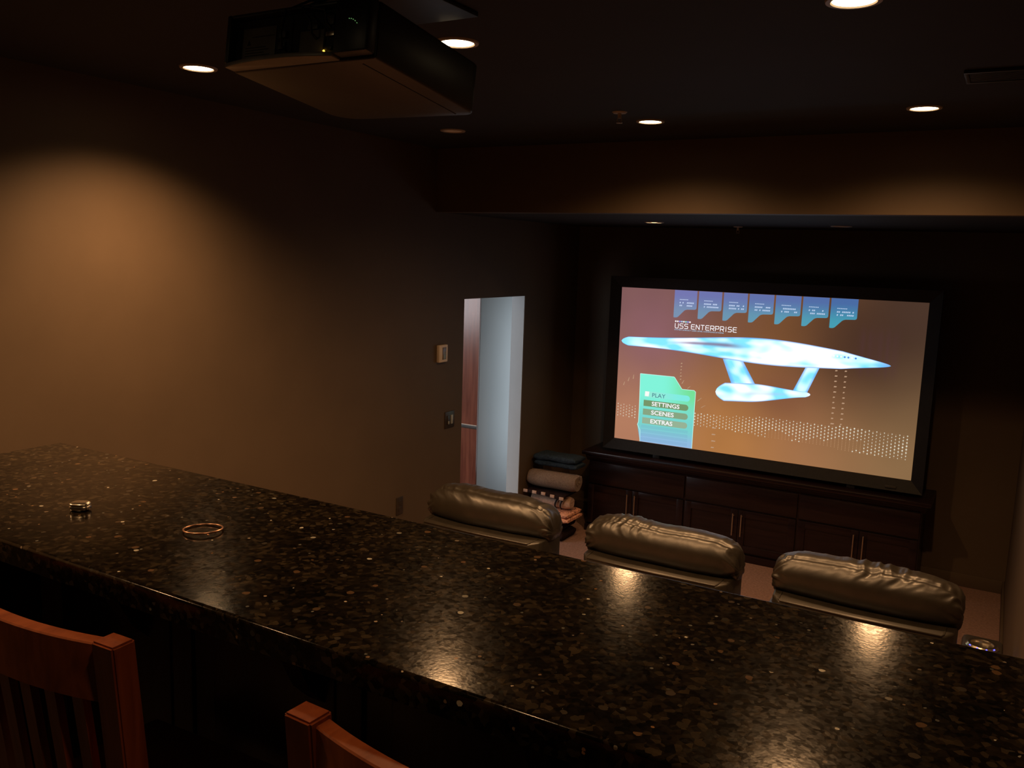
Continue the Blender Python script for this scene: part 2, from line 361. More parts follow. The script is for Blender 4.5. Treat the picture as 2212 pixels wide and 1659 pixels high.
obj('knee_wall', MB().box(BX0+0.055-ox, BX1-ox, 1.16-oy, 1.245-oy, -0.001, BZ-0.04-oz), M['wall'], t, 0)
obj('knee_wall_base', MB().box(BX0+0.02-ox, BX1-ox, 1.16-oy, 1.245-oy, -ZR, -0.001), M['wall'], t, 0)
pw = 0.455
pm = MB().box(0, pw-0.012, 0, 0.014, 0, 0.86, 0.002).box(0.06, pw-0.072, -0.006, 0.002, 0.08, 0.78, 0.004).mesh('bar_panel', M['barwood'])
for i in range(4):
    obj('wood_panel', pm, None, t, loc=(BX0+0.16-ox+i*pw, 1.145-oy, 0.10))
obj('apron_rail', MB().box(BX0+0.055-ox, BX1-ox, 1.140-oy, 1.159-oy, 0.965, BZ-0.04-oz-0.001, 0.003), M['barwood'], t)
obj('kick_rail', MB().box(BX0+0.055-ox, BX1-ox, 1.142-oy, 1.159-oy, 0.0, 0.095, 0.003), M['barwood'], t)
obj('end_panel', MB().box(BX0+0.02-ox, BX0+0.05-ox, 0.81-oy, 1.245-oy, 0.0, BZ-0.042-oz, 0.003), M['barwood'], t)
for i, x in enumerate((-1.55, -1.05, -0.55, -0.05)):
    obj('corbel', MB().prism([(1.139-oy, 0.955), (1.139-oy, BZ-0.041-oz), (0.86-oy, BZ-0.041-oz), (0.88-oy, BZ-0.075-oz), (1.05-oy, 0.90), (1.10-oy, 0.80), (1.139-oy, 0.76)], x-0.022-ox, x+0.022-ox, 0.0, 'x'), M['barwood'], t, 0)

# metal trinkets on the bar
t = thing('ring_case', 'small rounded polished metal case lying on the granite at the left', 'case', (-1.462, 0.952, BZ), (0, 0, 0.55))
def pebble(a, b, h, z0, n=36, k=12, flat=0.55):
    vs = []; fs = []
    for i in range(k+1):
        ph = -PI/2+PI*i/k; cz = math.sin(ph); cr = math.cos(ph)**0.45 if 0 < i < k else 0.0
        for j in range(n):
            th = 2*PI*j/n; c, s_ = math.cos(th), math.sin(th)
            e = 0.75
            vs.append((a*cr*math.copysign(abs(c)**e, c), b*cr*math.copysign(abs(s_)**e, s_), z0+h/2+h/2*math.copysign(abs(cz)**0.9, cz)))
    for i in range(k):
        for j in range(n): fs.append((i*n+j, i*n+(j+1) % n, (i+1)*n+(j+1) % n, (i+1)*n+j))
    return MB().add(vs, fs)
obj('case_body', pebble(0.0190, 0.0150, 0.0125, 0.0), M['chrome'], t, 1.0)
obj('case_lid', pebble(0.0185, 0.0145, 0.0065, 0.0095), M['chrome'], t, 1.0)
t = thing('bangle', 'thin rose gold bangle bracelet lying flat on the granite bar', 'bracelet', (-1.186, 1.000, BZ), (0, 0, 0.2))
pts = [(0.0335*math.cos(a), 0.0315*math.sin(a), 0.0022+0.002*(1+math.cos(a+0.8))) for a in [2*PI*i/72 for i in range(72)]]
obj('hoop', MB().tube(pts, 0.0017, 10, True), M['rose'], t, 1.0)
obj('end_bead', MB().lathe([(0.0, -0.0022), (0.0017, -0.0013), (0.0022, 0), (0.0017, 0.0013), (0.0, 0.0022)], (0.028, -0.0225, 0.0035), 14), M['rose'], t, 1.0)

# ------------------------------------------------------------------ bar stools
def make_stool(name, label, loc, rz):
    t = thing(name, label, 'stool', loc, (0, 0, rz), group='wooden bar stools')
    top = H(-0.55)-ZR; sh = 0.63; yb = -0.20
    def post(s):
        x = s*0.197
        m = MB(); a = []
        # upright post, raked back a little, square section
        for z, y, hw, hd in ((top, yb-0.0, 0.0225, 0.019), (0.80, yb+0.020, 0.0225, 0.020), (sh, yb+0.035, 0.0225, 0.022), (0.30, yb+0.02, 0.021, 0.021), (0.0, yb-0.02, 0.018, 0.018)):
            a += [(x-hw, y-hd, z), (x+hw, y-hd, z), (x+hw, y+hd, z), (x-hw, y+hd, z)]
        fs = [(0, 1, 2, 3)]
        for i in range(4):
            for j in range(4): fs.append((i*4+j, i*4+4+j, i*4+4+(j+1) % 4, i*4+(j+1) % 4))
        fs.append((19, 18, 17, 16))
        bm = bmesh.new(); vv = [bm.verts.new(q) for q in a]
        for f in fs: bm.faces.new([vv[k] for k in f])
        bmesh.ops.recalc_face_normals(bm, faces=list(bm.faces))
        es = [e for e in bm.edges if e.verts[0].co.z > top-0.001 and e.verts[1].co.z > top-0.001] + [e for e in bm.edges if abs(e.verts[0].co.z-e.verts[1].co.z) > 0.05]
        bmesh.ops.bevel(bm, geom=es, offset=0.003, segments=2, affect='EDGES')
        m.bm(bm); return m
    for s in (-1, 1): obj('back_post', post(s), M['stoolv'], t)
    def curved(z0, z1, bow, th, y0, w=0.172, n=16):
        a = []; fs = []
        for i in range(n+1):
            u = -1+2*i/n; x = u*w*1.03; y = y0-bow*(1-u*u)
            a += [(x, y-th/2, z0), (x, y-th/2, z1-0.002), (x, y-th/2+0.002, z1), (x, y+th/2-0.002, z1), (x, y+th/2, z1-0.002), (x, y+th/2, z0)]
        k = 6
        for i in range(n):
            for j in range(k): fs.append((i*k+j, (i+1)*k+j, (i+1)*k+(j+1) % k, i*k+(j+1) % k))
        fs.append(tuple(range(k))); fs.append(tuple(n*k+j for j in range(k))[::-1])
        return MB().add(a, fs)
    obj('top_rail', curved(top-0.095, top-0.008, 0.022, 0.024, yb+0.004), M['stool'], t)
    obj('lower_rail', curved(0.70, 0.735, 0.018, 0.020, yb+0.026), M['stool'], t)
    for i in range(6):
        u = -0.75+1.5*i/5; x = u*0.172; y1 = yb+0.004-0.022*(1-u*u); y0 = yb+0.026-0.018*(1-u*u)
        z1, z0 = top-0.094, 0.733
        hw, hd = 0.012, 0.006
        a = [(x-hw, y0-hd, z0), (x+hw, y0-hd, z0), (x+hw, y0+hd, z0), (x-hw, y0+hd, z0), (x-hw, y1-hd, z1), (x+hw, y1-hd, z1), (x+hw, y1+hd, z1), (x-hw, y1+hd, z1)]
        obj('slat', MB().add(a, [(3, 2, 1, 0), (4, 5, 6, 7), (0, 1, 5, 4), (1, 2, 6, 5), (2, 3, 7, 6), (3, 0, 4, 7)]), M['stoolv'], t)
    # saddle seat
    a = []; fs = []; n = 14
    for i in range(n+1):
        for j in range(n+1):
            u = -1+2*i/n; v = -1+2*j/n
            x = u*(0.205-0.012*max(0, v)**2); y = 0.01+v*0.185*(1-0.05*u*u)
            z = sh-0.012*(1-u*u)*(1-0.4*v*v)-0.010*max(0, v-0.6)
            a.append((x, y, z))
    k = n+1
    for i in range(n):
        for j in range(n): fs.append((i*k+j, (i+1)*k+j, (i+1)*k+j+1, i*k+j+1))
    b0 = len(a); a += [(x, y, z-0.032) for x, y, z in a[:b0]]
    for i in range(n):
        for j in range(n): fs.append((b0+i*k+j, b0+i*k+j+1, b0+(i+1)*k+j+1, b0+(i+1)*k+j))
    rim = [i*k for i in range(k)]+[n*k+j for j in range(1, k)]+[i*k+n for i in range(n-1, -1, -1)]+[j for j in range(n-1, 0, -1)]
    for q in range(len(rim)):
        p, r2 = rim[q], rim[(q+1) % len(rim)]; fs.append((p, b0+p, b0+r2, r2))
    obj('seat', MB().add(a, fs), M['seatfab'], t)
    for s in (-1, 1):
        obj('leg', MB().tube([(s*0.168, 0.150, sh-0.04), (s*0.185, 0.175, 0.0)], [0.021, 0.016], 4), M['stoolv'], t)
        obj('side_stretcher', MB().box(s*0.185-0.009, s*0.185+0.009, -0.165, 0.155, 0.235, 0.262, 0.003), M['stool'], t)
    obj('stretcher', MB().box(-0.165, 0.165, 0.155, 0.178, 0.180, 0.212, 0.003), M['stool'], t)
    obj('stretcher', MB().box(-0.175, 0.175, -0.196, -0.178, 0.30, 0.33, 0.003), M['stool'], t)
    return t
st = make_stool('bar_stool', 'red-brown wooden bar stool with slatted back nearest the left end of the bar', (-1.236, 0.905, ZR), math.radians(2))
dup(st, (-0.470, 0.909, ZR), 'red-brown wooden bar stool at the bottom centre, only its left back post and rail showing', rotz=math.radians(-3))

# ------------------------------------------------------------------ recliners
def pillow_mesh(seed, w=0.385):
    """headrest roll: rounded section in (y,z), wrinkled leather gathers along its top seam and ends"""
    prof = [(0.098, 0.928), (0.072, 0.955), (0.060, 1.000), (0.062, 1.045), (0.084, 1.082), (0.120, 1.103), (0.170, 1.110), (0.220, 1.095), (0.262, 1.060), (0.285, 1.010), (0.290, 0.960), (0.275, 0.900), (0.22, 0.875), (0.14, 0.885)]
    NP, NX = 84, 150
    P = []
    m = len(prof)
    for i in range(NP):      # closed catmull-rom through the profile
        f = i/NP*m; k = int(f); u = f-k
        p0, p1, p2, p3 = (prof[(k-1) % m], prof[k % m], prof[(k+1) % m], prof[(k+2) % m])
        P.append(tuple(0.5*(2*p1[q]+(p2[q]-p0[q])*u+(2*p0[q]-5*p1[q]+4*p2[q]-p3[q])*u*u+(3*p1[q]-p0[q]-3*p2[q]+p3[q])*u**3) for q in (0, 1)))
    P = [(y+0.022, z) for y, z in P]
    cy, cz = 0.187, 0.985
    a = []; fs = []
    for i in range(NX+1):
        u = -1+2*i/NX; e = (max(0.0, 1-abs(u)**5.5))**0.42
        e = max(e, 0.02)
        x = u*w
        for j, (y, z) in enumerate(P):
            dy, dz = y-cy, z-cz
            sag = 0.012*noise.noise(Vector((u*1.7+seed*3.1, seed, 0)))
            yy, zz = cy+dy*(0.55+0.45*e)-(0.022*(1-u*u) if dy < 0 else 0), cz-0.03*(1-e)+dz*(0.25+0.75*e)
            if i in (0, NX): yy, zz = cy+dy*0.35, cz-0.03+dz*0.16
            # gathers: strongest near the seam along the crest (y~0.12, rear-top), fading down the back
            top = math.exp(-((z-1.098)/0.034)**2)*(1 if y < 0.30 else 0.4)
            end = math.exp(-((1-abs(u))/0.13)**2)
            q = Vector((x*15+seed*7.3+0.6*math.sin(z*40+seed), z*7+x*2, y*7+seed))
            n1 = 1-2*abs(noise.noise(q)); n2 = 1-2*abs(noise.noise(q*2.1+Vector((3.1, 0, 0)))); n3 = noise.noise(Vector((x*5+seed, z*4, y*3)))
            lump = 0.55+0.9*noise.noise(Vector((x*3.3+seed*5, 1.7, 0)))
            d = (0.0135*(n1-0.4)+0.0065*(n2-0.4))*(top*max(0.15, lump)*1.15+end*0.9)+0.006*n3+sag
            seam = -0.007*math.exp(-((y-0.135)/0.010)**2)*(1 if z > 1.04 else 0)
            ln = math.hypot(dy, dz) or 1
            a.append((x+0.3*d*(1 if u > 0 else -1)*end, yy+dy/ln*(d+seam), zz+dz/ln*(d+seam)))
    for i in range(NX):
        for j in range(NP): fs.append((i*NP+j, i*NP+(j+1) % NP, (i+1)*NP+(j+1) % NP, (i+1)*NP+j))
    fs.append(tuple(range(NP))); fs.append(tuple(NX*NP+j for j in range(NP))[::-1])
    mb = MB().add(a, fs)
    # push everything that would sink into the ledge up onto it
    return mb
def cushion(x0, x1, y0, y1, z0, z1, b, puff=0.02, seed=0):
    """rounded puffy box"""
    a = []; fs = []; n = 12
    bm = bmesh.new(); bmesh.ops.create_cube(bm, size=1)
    bmesh.ops.subdivide_edges(bm, edges=list(bm.edges), cuts=n, use_grid_fill=True)
    cx, cy, cz = (x0+x1)/2, (y0+y1)/2, (z0+z1)/2; sx, sy, sz = (x1-x0)/2, (y1-y0)/2, (z1-z0)/2
    for v in bm.verts:
        p = v.co*2
        q = Vector((p.x*sx, p.y*sy, p.z*sz))
        inner = Vector((max(-sx+b, min(sx-b, q.x)), max(-sy+b, min(sy-b, q.y)), max(-sz+b, min(sz-b, q.z))))
        d = q-inner
        if d.length > 1e-6: q = inner+d.normalized()*b
        k = (1-p.x**4)*(1-p.y**4)
        if abs(p.z) > 0.99: q.z += math.copysign(puff*k, p.z)
        q += Vector((0, 0, 0.003*noise.noise(Vector((q.x*9+seed, q.y*9, q.z*9)))))
        v.co = q+Vector((cx, cy, cz))
    return MB().bm(bm)
def arm(t, x, led):
    a = obj('armrest', MB().box(x-0.095, x+0.095, 0.36, 1.04, 0.12, 0.53, 0.03), M['leather'], t)
    obj('arm_pad', cushion(x-0.098, x+0.098, 0.37, 0.72, 0.525, 0.60, 0.03, 0.006), M['leather'], a)
    obj('arm_front_block', MB().box(x-0.09, x+0.09, 0.73, 0.98, 0.50, 0.590, 0.025), M['leather'], a)
    cx, cy, cz = x, 0.84, 0.592
    obj('cup_holder', MB().lathe([(0.046, -0.055), (0.046, 0.004), (0.050, 0.012), (0.062, 0.013), (0.072, 0.0)], (cx, cy, cz), 36), M['chrome'], a, 1.0)
    obj('cup_well', MB().disc((cx, cy, cz-0.045), 0.045, 32), M['black'], a)
    for k in range(4):
        an = -PI/2-0.9+0.6*k
        obj('led', MB().lathe([(0.0, -0.004), (0.0045, 0.0), (0.0, 0.004)], (cx+0.066*math.cos(an), cy+0.066*math.sin(an), cz+0.010), 8), M['blueled'], a)
def make_recliner(label, cx, yr, seed, left_arm=False, first=None):
    t = thing('recliner', label, 'recliner', (cx, yr, 0), (0, 0, 0), group='leather recliners facing the screen')
    # back shell with a flat ledge behind the headrest
    poly = [(-0.325, 0.0), (0.325, 0.0), (0.362, 0.06), (0.372, 0.16), (0.372, 0.28), (-0.372, 0.28), (-0.372, 0.16), (-0.362, 0.06)]
    b = obj('backrest', MB().prism(poly, 0.16, 0.925, 0.010), M['leather'], t, 0.8)
    obj('piping', MB().tube([(-0.330, 0.105, 0.924), (-0.326, 0.02, 0.925), (-0.318, 0.0, 0.925), (0.0, -0.002, 0.922), (0.318, 0.0, 0.925), (0.326, 0.02, 0.925), (0.330, 0.105, 0.924)], 0.0042, 8), M['leather'], b, 1.0)
    obj('rear_panel_seam', MB().tube([(-0.318, -0.001, 0.895), (0.318, -0.001, 0.895)], 0.0022, 6), M['leather'], b, 1.0)
    pm = pillow_mesh(seed)
    hp = obj('headrest_pillow', pm, M['leather'], t, 1.2)
    obj('back_cushion', cushion(-0.30, 0.30, 0.281, 0.42, 0.44, 0.90, 0.05, 0.01, seed), M['leather'], t, 1.0)
    obj('seat_cushion', cushion(-0.30, 0.30, 0.34, 0.95, 0.28, 0.46, 0.05, 0.025, seed+2), M['leather'], t, 1.0)
    obj('footrest', cushion(-0.30, 0.30, 0.96, 1.08, 0.12, 0.42, 0.04, 0.01, seed+4), M['leather'], t, 1.0)
    obj('base', MB().box(-0.29, 0.29, 0.10, 0.92, 0.0, 0.155, 0.01).box(-0.30, 0.30, 0.285, 0.95, 0.156, 0.275, 0.01), M['black'], t)
    arm(t, 0.472, True)
    if left_arm: arm(t, -0.472, True)
    return t
make_recliner('dark leather recliner nearest the left wall, in front of the rolled blankets', -2.315, 3.70, 1.0, True)
make_recliner('middle dark leather recliner of the row, in front of the console handles', -1.343, 3.70, 2.6)
make_recliner('rightmost dark leather recliner, with the lit blue cup holder beside it', -0.418, 3.70, 4.2)

# ------------------------------------------------------------------ console
CX0, CX1, CYF, CYB, CZT = -3.085, -0.335, 6.665, 7.125, H(-1.668)
cxm = (CX0+CX1)/2
t = thing('media_console', 'long low espresso wood console standing under the projection screen', 'cabinet', (cxm, 6.9, 0))
def P_(x): return x-cxm
def Q_(y): return y-6.9
obj('top', MB().box(P_(CX0), P_(CX1), Q_(CYF), Q_(CYB), CZT-0.032, CZT, 0.004), M['console'], t)
obj('cornice', MB().prism([(Q_(CYF)+0.012, CZT-0.033), (Q_(CYF)+0.012, CZT-0.045), (Q_(CYF)+0.030, CZT-0.065), (Q_(CYF)+0.045, CZT-0.085), (Q_(CYB)-0.002, CZT-0.085), (Q_(CYB)-0.002, CZT-0.033)], P_(CX0)+0.035, P_(CX1)-0.035, 0, 'x'), M['console'], t, 0.5)
BF = 6.715
obj('carcass', MB().box(P_(CX0)+0.055, P_(CX1)-0.055, Q_(BF), Q_(CYB)-0.004, 0.06, CZT-0.086), M['console'], t, 0)
obj('plinth', MB().box(P_(CX0)+0.045, P_(CX1)-0.045, Q_(BF)-0.028, Q_(CYB)-0.004, 0.0, 0.058, 0.003), M['console'], t)
bay = (-3.03, -2.155, -1.250, -0.39)
dz0, dz1 = 0.075, H(-1.962)
fz0, fz1 = dz1+0.014, CZT-0.092
for i in range(3):
    a, b = bay[i]+0.008, bay[i+1]-0.008
    obj('fascia_panel', MB().box(P_(a), P_(b), Q_(BF)-0.018, Q_(BF), fz0, fz1, 0.003), M['console'], t)
    mid = (a+b)/2
    mid = (-2.613, -1.705, -0.797)[i]
    for s in (-1, 1):
        x0, x1 = (a, mid-0.002) if s < 0 else (mid+0.002, b)
        d = obj('door', MB().box(P_(x0), P_(x0)+0.055, Q_(BF)-0.020, Q_(BF), dz0, dz1, 0.002).box(P_(x1)-0.055, P_(x1), Q_(BF)-0.020, Q_(BF), dz0, dz1, 0.002)
            .box(P_(x0)+0.054, P_(x1)-0.054, Q_(BF)-0.020, Q_(BF), dz0, dz0+0.055, 0.002).box(P_(x0)+0.054, P_(x1)-0.054, Q_(BF)-0.020, Q_(BF), dz1-0.055, dz1, 0.002)
            .box(P_(x0)+0.05, P_(x1)-0.05, Q_(BF)-0.008, Q_(BF)-0.001, dz0+0.05, dz1-0.05), M['console'], t)
        hx = P_(mid+s*0.034); hz0, hz1 = H(-2.170), H(-1.990)
        obj('handle', MB().tube([(hx, Q_(BF)-0.050, hz0), (hx, Q_(BF)-0.050, hz1)], 0.0058, 12).tube([(hx, Q_(BF)-0.049, hz0+0.022), (hx, Q_(BF)-0.019, hz0+0.022)], 0.004, 8).tube([(hx, Q_(BF)-0.049, hz1-0.022), (hx, Q_(BF)-0.019, hz1-0.022)], 0.004, 8), M['steel'], d)

# ------------------------------------------------------------------ projection screen
SX0, SX1, SZ1, SZ0, SY = -2.845, -0.493, H(-0.248), H(-1.546), 6.80
scr = thing('projection_screen', 'wide projection screen in a thick black frame above the console, showing a film menu', 'screen', ((SX0+SX1)/2, SY, CZT))
ox, oy, oz = (SX0+SX1)/2, SY, CZT
fw = 0.090
fo = [(SX0-fw, SZ0-fw), (SX1+fw-0.005, SZ0-fw), (SX1+fw-0.005, SZ1+fw), (SX0-fw, SZ1+fw)]
def frame_bar(p, q, r, s_):
    # a mitred bar, outer edge raised, sloping in to the picture
    m = MB(); a = []
    for (x, z), y in ((p, -0.035), (q, -0.035), (r, -0.004), (s_, -0.004)): a.append((x-ox, y, z-oz))
    for (x, z), y in ((p, 0.03), (q, 0.03), (r, 0.03), (s_, 0.03)): a.append((x-ox, y, z-oz))
    return m.add(a, [(0, 1, 2, 3), (7, 6, 5, 4), (0, 4, 5, 1), (1, 5, 6, 2), (2, 6, 7, 3), (3, 7, 4, 0)])
inn = [(SX0, SZ0), (SX1, SZ0), (SX1, SZ1), (SX0, SZ1)]
for i in range(4):
    obj('frame_bar', frame_bar(fo[i], fo[(i+1) % 4], inn[(i+1) % 4], inn[i]), M['velvet'], scr, 0)
obj('backing', MB().box(SX0-0.02-ox, SX1+0.02-ox, 0.031, 0.05, SZ0-oz-0.02, SZ1-oz+0.02), M['black'], scr, 0)
for x in (-2.45, -0.90): obj('foot', MB().box(x-ox-0.03, x-ox+0.03, -0.02, 0.10, 0.0, SZ0-fw-oz, 0.003), M['velvet'], scr)
obj('maker_badge', MB().box(-0.66-ox, -0.585-ox, -0.039, -0.032, SZ0-0.070-oz, SZ0-0.052-oz, 0.001), M['dkgrey'], scr)

# picture: u,v in metres from the picture's top left corner
def U(u, v, d=0.0): return (SX0+u-ox, -d, SZ1-v-oz)
SW, SH = SX1-SX0, SZ1-SZ0
def cattr(name, strength=1.0):
    m, nt, b = nmat(name); nt.nodes.remove(b)
    a = nt.nodes.new('ShaderNodeVertexColor'); a.layer_name = 'tint'
    e = nt.nodes.new('ShaderNodeEmission'); e.inputs[1].default_value = strength
    L(nt, a.outputs[0], e.inputs[0]); L(nt, e.outputs[0], nt.nodes['Material Output'].inputs[0]); return m
M['pic'] = cattr('lit_picture')
def grid_pic(name, nu, nv, pos, col, depth, parent):
    """a flat patch of the picture with a colour per vertex: pos(s,t)->(u,v), col(s,t,u,v)->linear rgb"""
    vs = []; cs = []
    for i in range(nu+1):
        for j in range(nv+1):
            s_, t_ = i/nu, j/nv; u, v = pos(s_, t_); vs.append(U(u, v, depth)); cs.append(col(s_, t_, u, v))
    fs = []; k = nv+1
    for i in range(nu):
        for j in range(nv): fs.append((i*k+j, i*k+j+1, (i+1)*k+j+1, (i+1)*k+j))
    me = bpy.data.meshes.new(name); me.from_pydata(vs, [], fs); me.materials.append(M['pic'])
    ca = me.color_attributes.new('tint', 'FLOAT_COLOR', 'POINT')
    for i, c in enumerate(cs): ca.data[i].color = (c[0], c[1], c[2], 1)
    o = bpy.data.objects.new(name, me); C.objects.link(o); o.parent = parent; return o
def mixc(a, b, k): k = max(0, min(1, k)); return tuple(a[i]*(1-k)+b[i]*k for i in range(3))
def sm(a, b, x): x = max(0, min(1, (x-a)/(b-a))); return x*x*(3-2*x)
cTL, cBL, cTM, cTR, cBR, cMR = srgb(134, 94, 92), srgb(190, 132, 102), srgb(128, 84, 52), srgb(80, 58, 46), srgb(146, 112, 76), srgb(98, 68, 42)
cPur, cOr, cDk = srgb(152, 104, 112), srgb(186, 126, 72), srgb(70, 46, 36)
def bgcol(s_, t_, u, v):
    a = mixc(cTL, cTM, sm(0.1, 0.6, s_)); a = mixc(a, cTR, sm(0.55, 0.95, s_))
    b = mixc(cBL, cOr, sm(0.05, 0.4, s_)); b = mixc(b, srgb(172, 120, 80), sm(0.4, 0.7, s_)); b = mixc(b, cBR, sm(0.6, 1.0, s_))
    c = mixc(a, b, sm(0.1, 0.95, t_))
    c = mixc(c, cPur, 0.75*math.exp(-((u-0.30)/0.28)**2-((v-0.38)/0.32)**2))
    c = mixc(c, cDk, 0.75*math.exp(-((u-1.9)/0.42)**2-((v-0.40)/0.42)**2))
    c = mixc(c, srgb(120, 72, 60), 0.5*math.exp(-((u-1.35)/0.25)**2-((v-0.78)/0.22)**2))
    c = mixc(c, srgb(86, 56, 60), 0.35*sm(1.88, 1.92, u)*sm(2.2, 2.16, u)*sm(0.16, 0.3, v)*sm(0.62, 0.5, v)*(0.6+0.4*math.sin(u*150)))
    k = 1+0.05*noise.noise(Vector((u*5, v*5, 0)))
    return tuple(x*k*0.88 for x in c)
pic = grid_pic('picture', 96, 56, lambda s_, t_: (s_*SW, t_*SH), bgcol, 0.0, scr)
def poly_pic(name, poly, colf, depth, sub=8, parent=None):
    """flat polygon with gradient colour, filled then subdivided"""
    bm = bmesh.new(); vv = [bm.verts.new((p[0], p[1], 0)) for p in poly]; bm.faces.new(vv)
    bmesh.ops.triangulate(bm, faces=list(bm.faces))
    for _ in range(sub):
        es = [e for e in bm.edges if e.calc_length() > 0.05]
        if not es: break
        bmesh.ops.subdivide_edges(bm, edges=es, cuts=1); bmesh.ops.triangulate(bm, faces=list(bm.faces))
    bm.verts.index_update(); bm.verts.ensure_lookup_table()
    vs = [U(v.co.x, v.co.y, depth) for v in bm.verts]; cs = [colf(v.co.x, v.co.y) for v in bm.verts]
    me = bpy.data.meshes.new(name); me.from_pydata(vs, [], [[v.index for v in f.verts] for f in bm.faces]); bm.free()
    me.materials.append(M['pic'])
    ca = me.color_attributes.new('tint', 'FLOAT_COLOR', 'POINT')
    for i, c in enumerate(cs): ca.data[i].color = (*c[:3], 1)
    o = bpy.data.objects.new(name, me); C.objects.link(o); o.parent = parent or pic; return o
# seven hanging tabs
rnd = random.Random(4)
for i in range(7):
    u0 = 0.466+i*0.2037; tw = 0.190
    pl = [(u0, 0.001), (u0+tw, 0.001), (u0+tw, 0.140), (u0+tw-0.004, 0.149), (u0+tw-0.014, 0.153), (u0+0.112, 0.156), (u0+0.098, 0.160), (u0+0.088, 0.166), (u0+0.040, 0.217), (u0+0.030, 0.223), (u0+0.020, 0.225), (u0+0.004, 0.225), (u0, 0.221)]
    top = mixc(srgb(116, 118, 176), srgb(74, 106, 164), i/6); bot = mixc(srgb(122, 146, 176), srgb(70, 158, 178), i/6)
    poly_pic('menu_tab', pl, lambda u, v, a=top, b=bot: mixc(a, b, sm(0.02, 0.2, v)), 0.0006)
    # coded ticks on the tab
    m = MB(); c = mixc(top, (0.75, 0.9, 1.0), 0.45)
    for r, (n, x0, hh) in enumerate(((6, 0.045, 0.006), (10, 0.045, 0.011), (10, 0.045, 0.011))):
        v0 = 0.073+r*0.023
        for k in range(n):
            if r and rnd.random() < 0.22: continue
            du = 0.0122
            uu = u0+x0+k*du; m.quad(U(uu+0.002, v0, 0.0012), U(uu+0.002+du*0.75, v0, 0.0012), U(uu+du*0.75, v0+hh, 0.0012), U(uu, v0+hh, 0.0012))
    o = obj('tab_ticks', m, emit('tab_tick_glow', c, 1.25), pic, 'keep'); o['kind'] = 'stuff'
# lettering
def text_mesh(body, width, height, bold=0.0):
    cu = bpy.data.curves.new('txt', 'FONT'); cu.body = body; cu.offset = bold; cu.resolution_u = 3
    o = bpy.data.objects.new('txt', cu); C.objects.link(o)
    dg = bpy.context.evaluated_depsgraph_get(); me = bpy.data.meshes.new_from_object(o.evaluated_get(dg))
    bpy.data.objects.remove(o)
    xs = [v.co.x for v in me.vertices]; ys = [v.co.y for v in me.vertices]
    sx, sy = width/(max(xs)-min(xs)), height/(max(ys)-min(ys)); x0, y0 = min(xs), min(ys)
    for v in me.vertices: v.co = Vector(((v.co.x-x0)*sx, 0, (v.co.y-y0)*sy))
    return me
def text(name, body, u, v, width, height, mat, depth=0.0016, bold=0.0):
    me = text_mesh(body, width, height, bold); me.name = name; me.materials.clear(); me.materials.append(mat)
    return obj(name, me, None, pic, loc=U(u, v, depth))
W1 = emit('letter_white', (1.0, 0.97, 1.0), 1.0); W2 = emit('letter_pale_blue', (0.45, 0.72, 0.95), 1.0); DKT = emit('letter_slate', srgb(60, 110, 130), 1.0)
# title in squared strokes
ST = {'U': [[(0, 1), (0, 0.2), (0.15, 0), (0.85, 0), (1, 0.2), (1, 1)]],
 'S': [[(1, 1), (0.2, 1), (0.0, 0.85), (0.0, 0.68), (0.18, 0.53), (0.82, 0.53), (1, 0.38), (1, 0.15), (0.82, 0), (0, 0)]],
 'E': [[(1, 1), (0.15, 1), (0, 0.85), (0, 0.15), (0.15, 0), (1, 0)], [(0.05, 0.52), (0.92, 0.52)]],
 'N': [[(0, 0), (0, 1), (1, 0), (1, 1)]], 'T': [[(0, 1), (1, 1)], [(0.5, 1), (0.5, 0)]],
 'R': [[(0, 0), (0, 1), (0.85, 1), (1, 0.85), (1, 0.55), (0.85, 0.42), (0.1, 0.42)], [(0.55, 0.42), (1, 0)]],
 'P': [[(0, 0), (0, 1), (0.85, 1), (1, 0.85), (1, 0.55), (0.85, 0.42), (0.1, 0.42)]], 'I': [[(0.5, 0), (0.5, 1)]]}
m = MB(); uu = 0.486; hh = 0.037
for ch in 'USS ENTERPRISE':
    if ch == ' ': uu += 0.017; continue
    wd = 0.010 if ch == 'I' else 0.0275
    for pl in ST[ch]:
        for a, b in zip(pl, pl[1:]):
            p = Vector((uu+a[0]*wd, 0.3105-a[1]*hh)); q = Vector((uu+b[0]*wd, 0.3105-b[1]*hh))
            d = (q-p).normalized()*0.0026; nn = Vector((-d.y, d.x)); p = p-d*0.7; q = q+d*0.7
            m.quad(U(*(p+nn), 0.0016), U(*(q+nn), 0.0016), U(*(q-nn), 0.0016), U(*(p-nn), 0.0016))
    uu += wd+0.0125
ttl = obj('title_lettering', m, W1, pic, 'keep'); ttl['kind'] = 'stuff'
text('subtitle_lettering', 'SYSTEM LINK/ICT USER LEVEL COMMUNICATIONS', 0.482, 0.3285, 0.410, 0.0095, W2)
dotm = [W1, W1, emit('dot_violet', (0.35, 0.3, 0.9), 1.0), W2, W1, emit('dot_aqua', (0.3, 0.8, 0.8), 1.0), emit('dot_blue', (0.3, 0.35, 0.9), 1.0), W1]
for i in range(8): obj('title_dot', MB().disc(U(0.489+i*0.0172, 0.2555, 0.0014), 0.0068, 14, 'y', flip=False), dotm[i], pic, 'keep')
